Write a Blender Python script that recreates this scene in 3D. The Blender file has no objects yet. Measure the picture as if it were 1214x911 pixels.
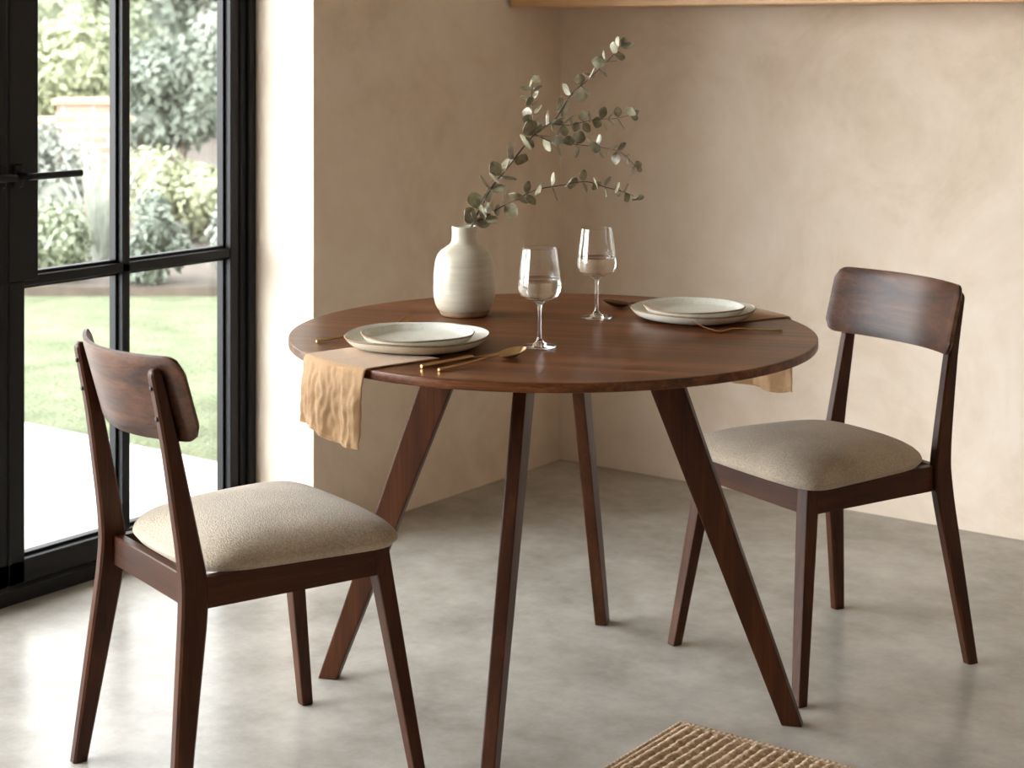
import bpy, bmesh, math, random
from mathutils import Vector, Matrix, noise
PI = math.pi
sc = bpy.context.scene
COL = sc.collection

# ------------------------------------------------------------------ materials
def mat(name):
    m = bpy.data.materials.new(name); m.use_nodes = True
    nt = m.node_tree; nt.nodes.clear()
    out = nt.nodes.new('ShaderNodeOutputMaterial')
    return m, nt, out

def N(nt, kind, **kw):
    n = nt.nodes.new('ShaderNode' + kind)
    for k, v in kw.items():
        if k.startswith('_'): setattr(n, k[1:], v)
        else: n.inputs[k.replace('_', ' ')].default_value = v
    return n

def ramp(nt, stops):
    r = nt.nodes.new('ShaderNodeValToRGB')
    e = r.color_ramp.elements
    e[0].position, e[0].color = stops[0][0], (*stops[0][1], 1)
    e[1].position, e[1].color = stops[-1][0], (*stops[-1][1], 1)
    for p, c in stops[1:-1]:
        x = e.new(p); x.color = (*c, 1)
    return r

def coords(nt, scale, src='Object'):
    tc = nt.nodes.new('ShaderNodeTexCoord')
    mp = nt.nodes.new('ShaderNodeMapping'); mp.inputs['Scale'].default_value = scale
    nt.links.new(tc.outputs[src], mp.inputs['Vector'])
    return mp.outputs['Vector']

def principled(nt, out, **kw):
    b = N(nt, 'BsdfPrincipled', **kw)
    nt.links.new(b.outputs[0], out.inputs[0])
    return b

def bump(nt, bsdf, height, strength, dist):
    b = nt.nodes.new('ShaderNodeBump')
    b.inputs['Strength'].default_value = strength; b.inputs['Distance'].default_value = dist
    nt.links.new(height, b.inputs['Height']); nt.links.new(b.outputs[0], bsdf.inputs['Normal'])

def flat(name, col, rough=.5, metal=0., var=.12, scale=30., spec=.5):
    m, nt, out = mat(name)
    b = principled(nt, out, Roughness=rough, Metallic=metal, Specular_IOR_Level=spec)
    n = N(nt, 'TexNoise', Scale=scale, Detail=3.); nt.links.new(coords(nt, (1, 1, 1)), n.inputs['Vector'])
    r = ramp(nt, [(.3, tuple(c * (1 - var) for c in col)), (.7, tuple(c * (1 + var) for c in col))])
    nt.links.new(n.outputs['Fac'], r.inputs[0]); nt.links.new(r.outputs[0], b.inputs['Base Color'])
    return m

def wood(name, axis, dark, mid, light, rough=.36, coarse=9., along=.9, spec=.38, lo=.33, hi=.66):
    m, nt, out = mat(name)
    s = [coarse] * 3; s['XYZ'.index(axis)] = along
    v = coords(nt, tuple(s))
    big = N(nt, 'TexNoise', Scale=1.6, Detail=5., Roughness=.62, Distortion=.9)
    nt.links.new(v, big.inputs['Vector'])
    s2 = [90.] * 3; s2['XYZ'.index(axis)] = 3.
    fine = N(nt, 'TexNoise', Scale=2.2, Detail=4., Roughness=.7)
    nt.links.new(coords(nt, tuple(s2)), fine.inputs['Vector'])
    mx = N(nt, 'Mix', _data_type='FLOAT'); mx.inputs[0].default_value = .34
    nt.links.new(big.outputs['Fac'], mx.inputs[2]); nt.links.new(fine.outputs['Fac'], mx.inputs[3])
    r = ramp(nt, [(lo, dark), (.5, mid), (hi, light)])
    nt.links.new(mx.outputs[0], r.inputs[0])
    b = principled(nt, out, Roughness=rough, Specular_IOR_Level=spec)
    nt.links.new(r.outputs[0], b.inputs['Base Color'])
    bump(nt, b, fine.outputs['Fac'], .12, .0006)
    return m

M = {}
WD, WM, WL = (.020, .0050, .0012), (.048, .0134, .0034), (.082, .0258, .0072)
for ax in 'XYZ':
    M['wood' + ax] = wood('walnut_grain_' + ax.lower(), ax, WD, WM, WL, .42, 12., spec=.22)
M['back'] = wood('walnut_backrest', 'X', (.028, .0098, .0042), (.066, .0245, .0112), (.120, .049, .0240), .38, 15., lo=.38, hi=.62)
M['top'] = wood('walnut_tabletop', 'X', (.052, .0160, .0056), (.108, .0355, .0125), (.185, .067, .0255), .30, 16., .5, lo=.40, hi=.60, spec=.22)
M['oak'] = wood('oak_shelf', 'X', (.42, .25, .11), (.55, .34, .16), (.64, .42, .22), .45, 9.)
M['black'] = flat('black_powder_coat', (.0055, .0055, .006), .5, 0., .05, spec=.25)
M['screw'] = flat('black_screw', (.006, .006, .006), .45)
M['brass'] = flat('brushed_brass', (.50, .33, .155), .30, 1., .06, 60)
M['bronze'] = flat('dark_bronze', (.17, .10, .055), .32, 1., .06, 60)

def plaster(name, a, b_, c):
    m, nt, out = mat(name)
    v = coords(nt, (1, 1, 1))
    n1 = N(nt, 'TexNoise', Scale=2.1, Detail=8., Roughness=.66, Distortion=.8); nt.links.new(v, n1.inputs['Vector'])
    n2 = N(nt, 'TexNoise', Scale=14., Detail=6., Roughness=.65); nt.links.new(v, n2.inputs['Vector'])
    mx = N(nt, 'Mix', _data_type='FLOAT'); mx.inputs[0].default_value = .25
    nt.links.new(n1.outputs['Fac'], mx.inputs[2]); nt.links.new(n2.outputs['Fac'], mx.inputs[3])
    r = ramp(nt, [(.32, a), (.5, b_), (.68, c)]); nt.links.new(mx.outputs[0], r.inputs[0])
    b = principled(nt, out, Roughness=.88, Specular_IOR_Level=.25)
    nt.links.new(r.outputs[0], b.inputs['Base Color'])
    bump(nt, b, n2.outputs['Fac'], .10, .004)
    return m
M['wall'] = plaster('limewash_plaster', (.60, .485, .37), (.715, .60, .485), (.775, .68, .575))
M['ceil'] = plaster('ceiling_plaster', (.62, .58, .52), (.66, .62, .56), (.70, .66, .60))

def concrete():
    m, nt, out = mat('polished_concrete')
    v = coords(nt, (1, 1, 1))
    n1 = N(nt, 'TexNoise', Scale=3.5, Detail=9., Roughness=.72); nt.links.new(v, n1.inputs['Vector'])
    n2 = N(nt, 'TexNoise', Scale=1.1, Detail=2., Roughness=.5); nt.links.new(v, n2.inputs['Vector'])
    mx = N(nt, 'Mix', _data_type='FLOAT'); mx.inputs[0].default_value = .3
    nt.links.new(n1.outputs['Fac'], mx.inputs[2]); nt.links.new(n2.outputs['Fac'], mx.inputs[3])
    r = ramp(nt, [(.36, (.245, .226, .197)), (.64, (.480, .447, .400))])
    nt.links.new(mx.outputs[0], r.inputs[0])
    b = principled(nt, out, Specular_IOR_Level=.17, Roughness=.24)
    nt.links.new(r.outputs[0], b.inputs['Base Color'])
    return m
M['floor'] = concrete()

def fabric(name, a, c, scale, bs=.5):
    m, nt, out = mat(name)
    v = coords(nt, (1, 1, 1))
    n1 = N(nt, 'TexNoise', Scale=scale, Detail=3., Roughness=.7); nt.links.new(v, n1.inputs['Vector'])
    n2 = N(nt, 'TexNoise', Scale=9., Detail=3.); nt.links.new(v, n2.inputs['Vector'])
    w = N(nt, 'TexVoronoi', Scale=scale * 1.5); nt.links.new(v, w.inputs['Vector'])
    mx = N(nt, 'Mix', _data_type='FLOAT'); mx.inputs[0].default_value = .35
    nt.links.new(n1.outputs['Fac'], mx.inputs[2]); nt.links.new(n2.outputs['Fac'], mx.inputs[3])
    r = ramp(nt, [(.32, a), (.68, c)]); nt.links.new(mx.outputs[0], r.inputs[0])
    b = principled(nt, out, Roughness=.95, Specular_IOR_Level=.12, Sheen_Weight=.25, Sheen_Roughness=.5)
    nt.links.new(r.outputs[0], b.inputs['Base Color'])
    bump(nt, b, w.outputs['Distance'], bs, .0016)
    return m
M['seat'] = fabric('oatmeal_upholstery', (.285, .225, .158), (.555, .465, .36), 240., .7)
M['linen'] = fabric('tan_linen', (.40, .235, .115), (.53, .34, .19), 520., .35)
M['jute'] = fabric('jute_cord', (.33, .215, .122), (.66, .485, .32), 110., .5)

def ceramic():
    m, nt, out = mat('speckled_glaze')
    v = coords(nt, (1, 1, 1))
    n1 = N(nt, 'TexNoise', Scale=300., Detail=1.); nt.links.new(v, n1.inputs['Vector'])
    sp = ramp(nt, [(.0, (.70, .69, .61)), (.69, (.70, .69, .61)), (.74, (.34, .27, .18))])
    nt.links.new(n1.outputs['Fac'], sp.inputs[0])
    b = principled(nt, out, Roughness=.24, Specular_IOR_Level=.5)
    nt.links.new(sp.outputs[0], b.inputs['Base Color'])
    return m
M['glaze'] = ceramic()
def vase_glaze():
    m, nt, out = mat('cream_vase_glaze')
    v = coords(nt, (6, 6, 60))
    n1 = N(nt, 'TexNoise', Scale=2., Detail=4.); nt.links.new(v, n1.inputs['Vector'])
    r = ramp(nt, [(.3, (.43, .385, .295)), (.7, (.53, .48, .385))]); nt.links.new(n1.outputs['Fac'], r.inputs[0])
    b = principled(nt, out, Roughness=.33)
    nt.links.new(r.outputs[0], b.inputs['Base Color'])
    bump(nt, b, n1.outputs['Fac'], .12, .002)
    return m
M['vase'] = vase_glaze()
M['clay'] = flat('raw_clay', (.27, .17, .095), .8, 0., .15, 60)

def glass(name, ior, rough=0.):
    m, nt, out = mat(name)
    g = N(nt, 'BsdfGlass', IOR=ior, Roughness=rough, Color=(1, 1, 1, 1)); nt.links.new(g.outputs[0], out.inputs[0])
    return m
M['glass'] = glass('clear_glass', 1.47)
M['water'] = glass('water', 1.33)
def pane():
    m, nt, out = mat('window_pane')
    t = N(nt, 'BsdfTransparent', Color=(.97, .985, .975, 1)); g = N(nt, 'BsdfGlossy', Roughness=.0, Color=(1, 1, 1, 1))
    f = N(nt, 'Fresnel', IOR=1.35); mx = nt.nodes.new('ShaderNodeMixShader')
    ge = nt.nodes.new('ShaderNodeNewGeometry'); ma = N(nt, 'Math', _operation='MULTIPLY_ADD')   # same reflectance from both sides of the sheet
    nt.links.new(ge.outputs['Backfacing'], ma.inputs[0]); ma.inputs[1].default_value = 1 / 1.35 - 1.35; ma.inputs[2].default_value = 1.35
    nt.links.new(ma.outputs[0], f.inputs['IOR'])
    nt.links.new(f.outputs[0], mx.inputs[0]); nt.links.new(t.outputs[0], mx.inputs[1]); nt.links.new(g.outputs[0], mx.inputs[2])
    nt.links.new(mx.outputs[0], out.inputs[0])
    return m
M['pane'] = pane()

def leafmat(name, a, c, trans=.3, rough=.55, scale=14.):
    m, nt, out = mat(name)
    n = N(nt, 'TexNoise', Scale=scale, Detail=2.); nt.links.new(coords(nt, (1, 1, 1)), n.inputs['Vector'])
    r = ramp(nt, [(.3, a), (.7, c)]); nt.links.new(n.outputs['Fac'], r.inputs[0])
    b = N(nt, 'BsdfPrincipled', Roughness=rough); t = N(nt, 'BsdfTranslucent')
    nt.links.new(r.outputs[0], b.inputs['Base Color']); nt.links.new(r.outputs[0], t.inputs['Color'])
    mx = nt.nodes.new('ShaderNodeMixShader'); mx.inputs[0].default_value = trans
    nt.links.new(b.outputs[0], mx.inputs[1]); nt.links.new(t.outputs[0], mx.inputs[2]); nt.links.new(mx.outputs[0], out.inputs[0])
    return m
M['euc'] = leafmat('eucalyptus_leaf', (.135, .116, .064), (.36, .325, .22), .02, .36, 60)
M['eucstem'] = flat('eucalyptus_stem', (.09, .065, .04), .6)
M['leafA'] = leafmat('leaf_mid_green', (0.1224, 0.144, 0.09), (0.2088, 0.234, 0.1548))
M['leafB'] = leafmat('leaf_yellow_green', (0.1692, 0.1872, 0.1044), (0.2664, 0.2808, 0.1692))
M['leafC'] = leafmat('leaf_dark_green', (0.0756, 0.0936, 0.0706), (0.1368, 0.1584, 0.1188))
M['leafD'] = leafmat('leaf_silver_green', (0.1656, 0.18, 0.1476), (0.2592, 0.2736, 0.2304))
M['bark'] = flat('bark', (.13, .10, .075), .9)
def lawnmat():
    m, nt, out = mat('lawn_turf')
    v = coords(nt, (1, 1, 1))
    n1 = N(nt, 'TexNoise', Scale=3.2, Detail=8., Roughness=.75); nt.links.new(v, n1.inputs['Vector'])
    r = ramp(nt, [(.3, (.060, .070, .038)), (.5, (.098, .111, .065)), (.72, (.145, .158, .100))]); nt.links.new(n1.outputs['Fac'], r.inputs[0])
    b = principled(nt, out, Roughness=.95, Specular_IOR_Level=.1); nt.links.new(r.outputs[0], b.inputs['Base Color'])
    n2 = N(nt, 'TexNoise', Scale=40., Detail=4.); nt.links.new(v, n2.inputs['Vector'])
    bump(nt, b, n2.outputs['Fac'], .6, .05)
    return m
M['lawn'] = lawnmat()
M['paving'] = flat('pale_paving', (.33, .325, .31), .85, 0., .05, 5)
M['soil'] = flat('soil', (.055, .042, .03), .95, 0., .3, 12)
def brickmat():
    m, nt, out = mat('red_brick')
    tc = nt.nodes.new('ShaderNodeTexCoord')
    b_ = N(nt, 'TexBrick', Scale=1., Mortar_Size=.01, Brick_Width=.225, Row_Height=.075)
    b_.inputs['Color1'].default_value = (.20, .10, .072, 1); b_.inputs['Color2'].default_value = (.25, .14, .105, 1); b_.inputs['Mortar'].default_value = (.25, .22, .195, 1)
    cx = nt.nodes.new('ShaderNodeCombineXYZ'); sp = nt.nodes.new('ShaderNodeSeparateXYZ')
    nt.links.new(tc.outputs['Object'], sp.inputs[0]); nt.links.new(sp.outputs[0], cx.inputs[0]); nt.links.new(sp.outputs[2], cx.inputs[1])
    nt.links.new(cx.outputs[0], b_.inputs['Vector'])
    b = principled(nt, out, Roughness=.9); nt.links.new(b_.outputs['Color'], b.inputs['Base Color'])
    return m
M['brick'] = brickmat()

# ------------------------------------------------------------------ mesh helpers
def obj(name, bm, m, parent=None, smooth=False, loc=None, rotz=0., recalc=True):
    if recalc: bmesh.ops.recalc_face_normals(bm, faces=bm.faces[:])
    me = bpy.data.meshes.new(name); bm.to_mesh(me); bm.free()
    for x in (m if isinstance(m, (list, tuple)) else [m]): me.materials.append(x)
    if smooth:
        for p in me.polygons: p.use_smooth = True
        if smooth != 'all':
            try: me.set_sharp_from_angle(angle=math.radians(smooth if smooth is not True else 40))
            except Exception: pass
    o = bpy.data.objects.new(name, me); COL.objects.link(o)
    if parent: o.parent = parent
    if loc: o.location = loc
    o.rotation_euler.z = rotz
    return o

def tag(o, label=None, cat=None, group=None, kind=None):
    for k, v in (('label', label), ('category', cat), ('group', group), ('kind', kind)):
        if v: o[k] = v
    return o

def thing(name, label, cat, loc=(0, 0, 0), rotz=0., group=None, kind=None):
    o = bpy.data.objects.new(name, None); COL.objects.link(o)
    o.empty_display_size = .05
    o.location = loc; o.rotation_euler.z = rotz
    return tag(o, label, cat, group, kind)

def dup(root, loc, rotz, label, group=None, scale=1.):
    def cp(o, parent):
        c = o.copy(); COL.objects.link(c); c.parent = parent
        for ch in [x for x in bpy.data.objects if x.parent == o]: cp(ch, c)
        return c
    r = root.copy(); COL.objects.link(r)
    for ch in [x for x in bpy.data.objects if x.parent == root]: cp(ch, r)
    r.location = loc; r.rotation_euler.z = rotz; r.scale = (scale,) * 3
    r['label'] = label
    if group: r['group'] = group
    return r

def prism(bm, rings, bev=0., seg=2):
    """closed loft through rings of equal vertex counts, ends capped, long edges bevelled"""
    vs = [[bm.verts.new(p) for p in r] for r in rings]
    n = len(rings[0]); fs = []
    for a, b in zip(vs, vs[1:]):
        for i in range(n): fs.append(bm.faces.new((a[i], a[(i + 1) % n], b[(i + 1) % n], b[i])))
    fs.append(bm.faces.new(vs[0][::-1])); fs.append(bm.faces.new(vs[-1]))
    if bev:
        bmesh.ops.recalc_face_normals(bm, faces=fs)
        es = {e for f in fs for e in f.edges if e.calc_face_angle(0) > .35}
        bmesh.ops.bevel(bm, geom=list(es), offset=bev, segments=seg, profile=.6, affect='EDGES', clamp_overlap=True)

def box(bm, a, b, bev=0., seg=1):
    (x0, y0, z0), (x1, y1, z1) = a, b
    r = lambda z: [(x0, y0, z), (x1, y0, z), (x1, y1, z), (x0, y1, z)]
    prism(bm, [r(z0), r(z1)], bev, seg)

def boxes(name, lst, m, parent=None, bev=0., **k):
    bm = bmesh.new()
    for a, b in lst: box(bm, a, b, bev)
    return obj(name, bm, m, parent, **k)

def lathe(bm, prof, n=64, closed=False, c=(0, 0, 0), squash=None, mi=None):
    rows = []
    for (r, z) in prof:
        if r < 1e-6: rows.append([bm.verts.new((c[0], c[1], c[2] + z))])
        else:
            row = []
            for i in range(n):
                a = 2 * PI * i / n; k = squash(a, r, z) if squash else (1., 0.)
                row.append(bm.verts.new((c[0] + r * k[0] * math.cos(a), c[1] + r * k[0] * math.sin(a), c[2] + z + k[1])))
            rows.append(row)
    pairs = list(zip(rows, rows[1:]))
    if closed: pairs.append((rows[-1], rows[0]))
    for q, (A, B) in enumerate(pairs):
        for i in range(n):
            j = (i + 1) % n
            if len(A) == 1 and len(B) == 1: continue
            if len(A) == 1: f = bm.faces.new((A[0], B[j], B[i]))
            elif len(B) == 1: f = bm.faces.new((A[i], A[j], B[0]))
            else: f = bm.faces.new((A[i], A[j], B[j], B[i]))
            if mi: f.material_index = mi[q]

def tube(bm, pts, rad, n=8):
    pts = [Vector(p) for p in pts]; rows = []
    rads = rad if isinstance(rad, (list, tuple)) else [rad] * len(pts)
    up = Vector((0, 0, 1))
    for i, p in enumerate(pts):
        t = (pts[min(i + 1, len(pts) - 1)] - pts[max(i - 1, 0)]).normalized()
        a = t.cross(up if abs(t.z) < .9 else Vector((1, 0, 0))).normalized(); b = t.cross(a)
        rows.append([bm.verts.new(p + (a * math.cos(2 * PI * k / n) + b * math.sin(2 * PI * k / n)) * rads[i]) for k in range(n)])
    for A, B in zip(rows, rows[1:]):
        for k in range(n): bm.faces.new((A[k], A[(k + 1) % n], B[(k + 1) % n], B[k]))
    bm.faces.new(rows[0][::-1]); bm.faces.new(rows[-1])

def smoothline(pts, sub=6):
    P = [Vector(p) for p in pts]; out = []
    for i in range(len(P) - 1):
        p0, p1, p2, p3 = P[max(i - 1, 0)], P[i], P[i + 1], P[min(i + 2, len(P) - 1)]
        for k in range(sub):
            t = k / sub
            out.append(.5 * ((2 * p1) + (p2 - p0) * t + (2 * p0 - 5 * p1 + 4 * p2 - p3) * t * t + (3 * p1 - p0 - 3 * p2 + p3) * t ** 3))
    out.append(P[-1]); return out

# ------------------------------------------------------------------ camera
cam = bpy.data.cameras.new('camera'); cob = bpy.data.objects.new('camera', cam); COL.objects.link(cob)
cam.sensor_width = 36.; cam.lens = 2080. / 1214. * 36.
cam.shift_y = -(455.5 - 43.) / 1214.
cob.location = (0, 0, 1.3507); cob.rotation_euler = (PI / 2, 0, math.radians(36.57))
cam.dof.use_dof = True; cam.dof.focus_distance = 3.4; cam.dof.aperture_fstop = 5.8
cam.clip_end = 200
sc.camera = cob

# ------------------------------------------------------------------ room shell
XL, YB, XR, YF, ZC = -3.212, 4.589, 2.3, -2.8, 2.62       # left wall, back wall, right wall, front wall, ceiling
Y0, Y1, ZD = -.62, 3.441, 2.32                            # glazed opening along the left wall
XO = -3.52
def struct(name, lst, m, bev=0.):
    return tag(boxes(name, lst, m, None, bev), kind='structure')
struct('floor', [((XO, YF - .2, -.12), (XR + .2, YB + .2, 0))], M['floor'])
struct('ceiling', [((XO, YF - .2, ZC), (XR + .2, YB + .2, ZC + .15))], M['ceil'])
struct('wall_left', [((XO, Y1, 0), (XL, YB + .2, ZC)), ((XO, YF, 0), (XL, Y0, ZC)), ((XO, Y0, ZD), (XL, Y1, ZC))], M['wall'])
struct('wall_back', [((XL, YB, 0), (XR, YB + .2, ZC))], M['wall'])
struct('wall_right', [((XR, YF, 0), (XR + .2, YB + .2, ZC))], M['wall'])
struct('wall_front', [((XO, YF - .2, 0), (XR + .2, YF, ZC))], M['wall'])

struct('added_eave', [((XO - 1.0, Y0 - .6, 2.44), (XO, Y1 + 1.4, 2.58))], M['ceil'])  # unseen overhang, added to cut high sky light on reveal and near floor

# glazed doors: the shared frame, two leaves that meet at the handles, added fixed lights out of view beyond them
XF = -3.435
struct('trim_1', [((XF - .07, 3.392, .0), (XF, Y1, ZD)), ((XF - .03, 3.412, .0), (XF + .012, Y1, ZD)),
                  ((XF - .07, Y0, ZD - .05), (XF, 3.392, ZD)), ((XF - .07, Y0, .0), (XF, Y0 + .05, ZD - .05)),
                  ((XF - .085, Y0 + .05, .0), (XF + .006, 3.392, .038))], M['black'], .003)
def leaf(name, ya, yb, hinge_hi, handle=True):
    """door leaf between ya and yb; the meeting stile is at the end away from the hinges"""
    t = thing(name, None, None, (XF - .03, (ya + yb) / 2, 0)); tag(t, kind='structure')
    X0, X1 = -.026, .026
    a, b = ya - (ya + yb) / 2, yb - (ya + yb) / 2
    zt = ZD - .052
    s = 1 if hinge_hi else -1
    def yy(y0, y1): return (min(y0 * s, y1 * s), max(y0 * s, y1 * s))
    L, H = (a, b) if hinge_hi else (-b, -a)
    def bx(y0, y1, z0, z1, x0=X0, x1=X1):
        p, q = yy(y0, y1); return ((x0, p, z0), (x1, q, z1))
    fr = [bx(L, L + .046, .042, .7635), bx(L, L + .086, .7635, zt), bx(H - .030, H, .042, zt),
          bx(L, H, .042, .098), bx(L, H, zt - .07, zt)]
    boxes('door_frame', fr, M['black'], t, .0025)
    mu = L + .364
    bars = [bx(mu - .0125, mu + .0125, .098, zt - .07, -.02, .022)]
    bars += [bx(L + .04, H - .025, zz - .012, zz + .012, -.02, .022) for zz in (.763, 1.62)]
    boxes('glazing_bar', bars, M['black'], t, .002)
    bead = []
    for (p, q) in ((L + .046, mu - .0125), (mu + .0125, H - .030)):
        for (z0, z1) in ((.098, .751), (.775, 1.608), (1.632, zt - .07)):
            p2 = max(p, L + .086) if z0 > .7 else p
            bead += [bx(p2, p2 + .008, z0, z1, -.02, .004), bx(q - .008, q, z0, z1, -.02, .004),
                     bx(p2, q, z0, z0 + .008, -.02, .004), bx(p2, q, z1 - .008, z1, -.02, .004)]
    boxes('glazing_bead', bead, M['black'], t, .001)
    for (p, q) in ((L + .046, mu), (mu, H - .030)):
        for (z0, z1) in ((.098, .763), (.763, 1.62), (1.62, zt - .07)):
            p2 = max(p, L + .086) if z0 > .7 else p
            boxes('pane', [bx(p2 + .002, q - .002, z0 + .002, z1 - .002, -.018, -.012)], M['pane'], t)
    if handle:
        bm = bmesh.new(); hy = (L + .022) * s
        box(bm, (X1, hy - .014, .990), (X1 + .009, hy + .014, 1.046), .003)
        tube(bm, [(X1 + .005, hy, 1.018), (X1 + .052, hy, 1.018)], .009, 16)
        tube(bm, smoothline([(X1 + .050, hy - .008 * s, 1.018), (X1 + .052, hy + .03 * s, 1.018), (X1 + .052, hy + .15 * s, 1.018)]), .0085, 16)
        obj('handle', bm, M['black'], t, True)
    return t
leaf('door_1', 2.633, 3.389, True)
leaf('door_2', 1.872, 2.628, False)
w = thing('added_window_1', None, None, (XF - .03, 0, 0), kind='structure')  # out-of-view glazing, added to let more daylight into the room
boxes('frame', [((-.03, Y0 + .05, .038), (.03, Y0 + .09, ZD - .05)), ((-.03, 1.80, .038), (.03, 1.868, ZD - .05)), ((-.03, .60, .038), (.03, .65, ZD - .05)),
                ((-.03, Y0 + .09, .038), (.03, 1.80, .08)), ((-.03, Y0 + .09, ZD - .1), (.03, 1.80, ZD - .05))], M['black'], w, .002)
boxes('pane', [((-.006, Y0 + .09, .08), (0, .60, ZD - .1)), ((-.006, .65, .08), (0, 1.80, ZD - .1))], M['pane'], w)

# floating oak shelf on the back wall
sh = thing('floating_shelf', 'light oak floating shelf fixed high along the plaster back wall', 'shelf', (XL + .012, YB - .003, 1.438))
boxes('board', [((0, -.282, 0), (3.6, 0, .045))], M['oak'], sh, .003)
boxes('cleat', [((.02, -.02, .045), (3.58, 0, .085))], M['oak'], sh, .002)

# ------------------------------------------------------------------ table
TC = (-2.06, 2.915)
t = thing('dining_table', 'round dark walnut dining table on four splayed plank legs', 'table', (*TC, 0), math.radians(21.5))
bm = bmesh.new(); R = .533
lathe(bm, [(0, .732), (R - .02, .732), (R - .005, .732), (R - .004, .732), (R - .001, .7328), (R, .7345), (R, .7476), (R - .0008, .7493), (R - .0026, .75), (R - .004, .75), (R - .02, .75), (.3, .75), (0, .75)], 160)
obj('tabletop', bm, M['top'], t, 30)
for k in range(4):
    bm = bmesh.new(); a = k * PI / 2
    ca, sa = math.cos(a), math.sin(a)
    ring = lambda r0, r1, z: [(ca * r - sa * w_, sa * r + ca * w_, z) for r, w_ in ((r0, -.0135), (r1, -.0135), (r1, .0135), (r0, .0135))]
    prism(bm, [ring(.464, .505, 0), ring(.168, .244, .732)], .003)
    obj('leg', bm, M['woodZ'], t)

# ------------------------------------------------------------------ chair (local +Y is forward)
def chair(label, loc, rotz, group):
    t = thing('dining_chair', label, 'chair', (*loc, 0), rotz, group)
    zb, zt = .370, .424
    def sq(cx, cy, s, z): return [(cx - s, cy - s, z), (cx + s, cy - s, z), (cx + s, cy + s, z), (cx - s, cy + s, z)]
    for s in (-1, 1):
        bm = bmesh.new()
        prism(bm, [sq(s * .2097, .2137, .0122, 0), sq(s * .171, .159, .0165, zb), sq(s * .1665, .152, .0165, zt)], .004)
        obj('leg', bm, M['woodZ'], t)
        bm = bmesh.new()
        # rear post: (z, front y, back y, centre x, half thickness)
        key = [(0, -.2515, -.2795, .2114, .0115), (.12, -.2325, -.2675, .199, .0118), (.25, -.2117, -.2545, .186, .012), (.34, -.1975, -.2455, .1772, .012),
               (.385, -.1930, -.2420, .1735, .012), (.425, -.1935, -.2410, .1705, .012), (.48, -.2035, -.2455, .168, .012), (.56, -.2200, -.2560, .1655, .0118),
               (.66, -.2410, -.2700, .163, .0115), (.74, -.2605, -.2845, .162, .0115), (.775, -.2695, -.2915, .1615, .0113)]
        rings = []
        def crom(v, u):
            i = min(int(u), len(key) - 2); f = u - i
            p = [key[max(i - 1, 0)][v], key[i][v], key[i + 1][v], key[min(i + 2, len(key) - 1)][v]]
            return .5 * (2 * p[1] + (p[2] - p[0]) * f + (2 * p[0] - 5 * p[1] + 4 * p[2] - p[3]) * f * f + (3 * p[1] - p[0] - 3 * p[2] + p[3]) * f ** 3)
        M_ = 40
        for q in range(M_ + 1):
            z, yf, yb, cx, h = (crom(v, q / M_ * (len(key) - 1)) for v in range(5))
            c = .004
            x0, x1 = s * cx - h, s * cx + h
            rings.append([(x0 + c, yf, z), (x1 - c, yf, z), (x1, yf - c, z), (x1, yb + c, z), (x1 - c, yb, z), (x0 + c, yb, z), (x0, yb + c, z), (x0, yf - c, z)])
        zc, yf, yb, cx, h = key[-1]
        for q in (.35, .65, .85, .97):   # domed end
            k = math.sqrt(1 - q * q); cy = (yf + yb) / 2 - q * .003; z = zc + .016 * q
            d = (yf - yb) / 2 * k; hh = h * (.35 + .65 * k); c = .004 * k
            x0, x1 = s * cx - hh, s * cx + hh
            rings.append([(x0 + c, cy + d, z), (x1 - c, cy + d, z), (x1, cy + d - c, z), (x1, cy - d + c, z), (x1 - c, cy - d, z), (x0 + c, cy - d, z), (x0, cy - d + c, z), (x0, cy + d - c, z)])
        prism(bm, rings)
        post = obj('leg', bm, M['woodZ'], t, 42)
        for zz, yb_ in ((.757, -.2880), (.704, -.2778)):
            bm = bmesh.new(); d = Vector((0, -1, -.12)).normalized()
            p = Vector((s * .1622, yb_, zz))
            tube(bm, [p - d * .006, p + d * .0022, p + d * .0034], [.0042, .0042, .003], 14)
            tag(obj('screw', bm, M['screw'], post, True), 'black screw')
        # side rail, tapering in plan between rear post and front leg
        bm = bmesh.new()
        rr = lambda z: [(s * .1722, -.200, z), (s * .1835, .150, z), (s * .1635, .150, z), (s * .1522, -.200, z)]
        prism(bm, [rr(zb), rr(zt)], .002); obj('side_rail', bm, M['woodY'], t)
    bm = bmesh.new(); box(bm, (-.158, -.219, zb), (.158, -.199, zt), .002); obj('rear_rail', bm, M['woodX'], t)
    bm = bmesh.new(); box(bm, (-.160, .148, zb), (.160, .168, zt), .002); obj('front_rail', bm, M['woodX'], t)
    # curved backrest with rounded corners
    bm = bmesh.new(); W, z0, z1, rc, th = .199, .6640, .8105, .026, .0115
    nx, nz = 48, 16
    def ymid(x, z): return -.2132 - (z - .6665) * .283 - 1.55 * (.198 ** 2 - x * x)
    grid = {}
    for side in (0, 1):
        for i in range(nx + 1):
            x = -W + 2 * W * i / nx
            e = max(0, abs(x) - (W - rc)); cut = rc - math.sqrt(max(0, rc * rc - e * e)) if e > 0 else 0
            cut = min(cut, rc * .97)
            bow = -.003 * (1 - (x / W) ** 2); dip = .006 * (1 - (x / W) ** 2)
            for j in range(nz + 1):
                v = j / nz; z = z0 - dip + cut + (z1 + bow - cut - z0 + dip - cut) * v
                edge = min(v, 1 - v) * nz
                edx = min(i, nx - i)
                k = (1 if edge >= 1 else .62) * (1 if edx >= 1 else .7)
                n = Vector((-2 * 1.55 * x, 1, .283)).normalized()
                p = Vector((x, ymid(x, z), z)) + n * (th / 2 * k * (1 if side else -1))
                grid[side, i, j] = bm.verts.new(p)
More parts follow.
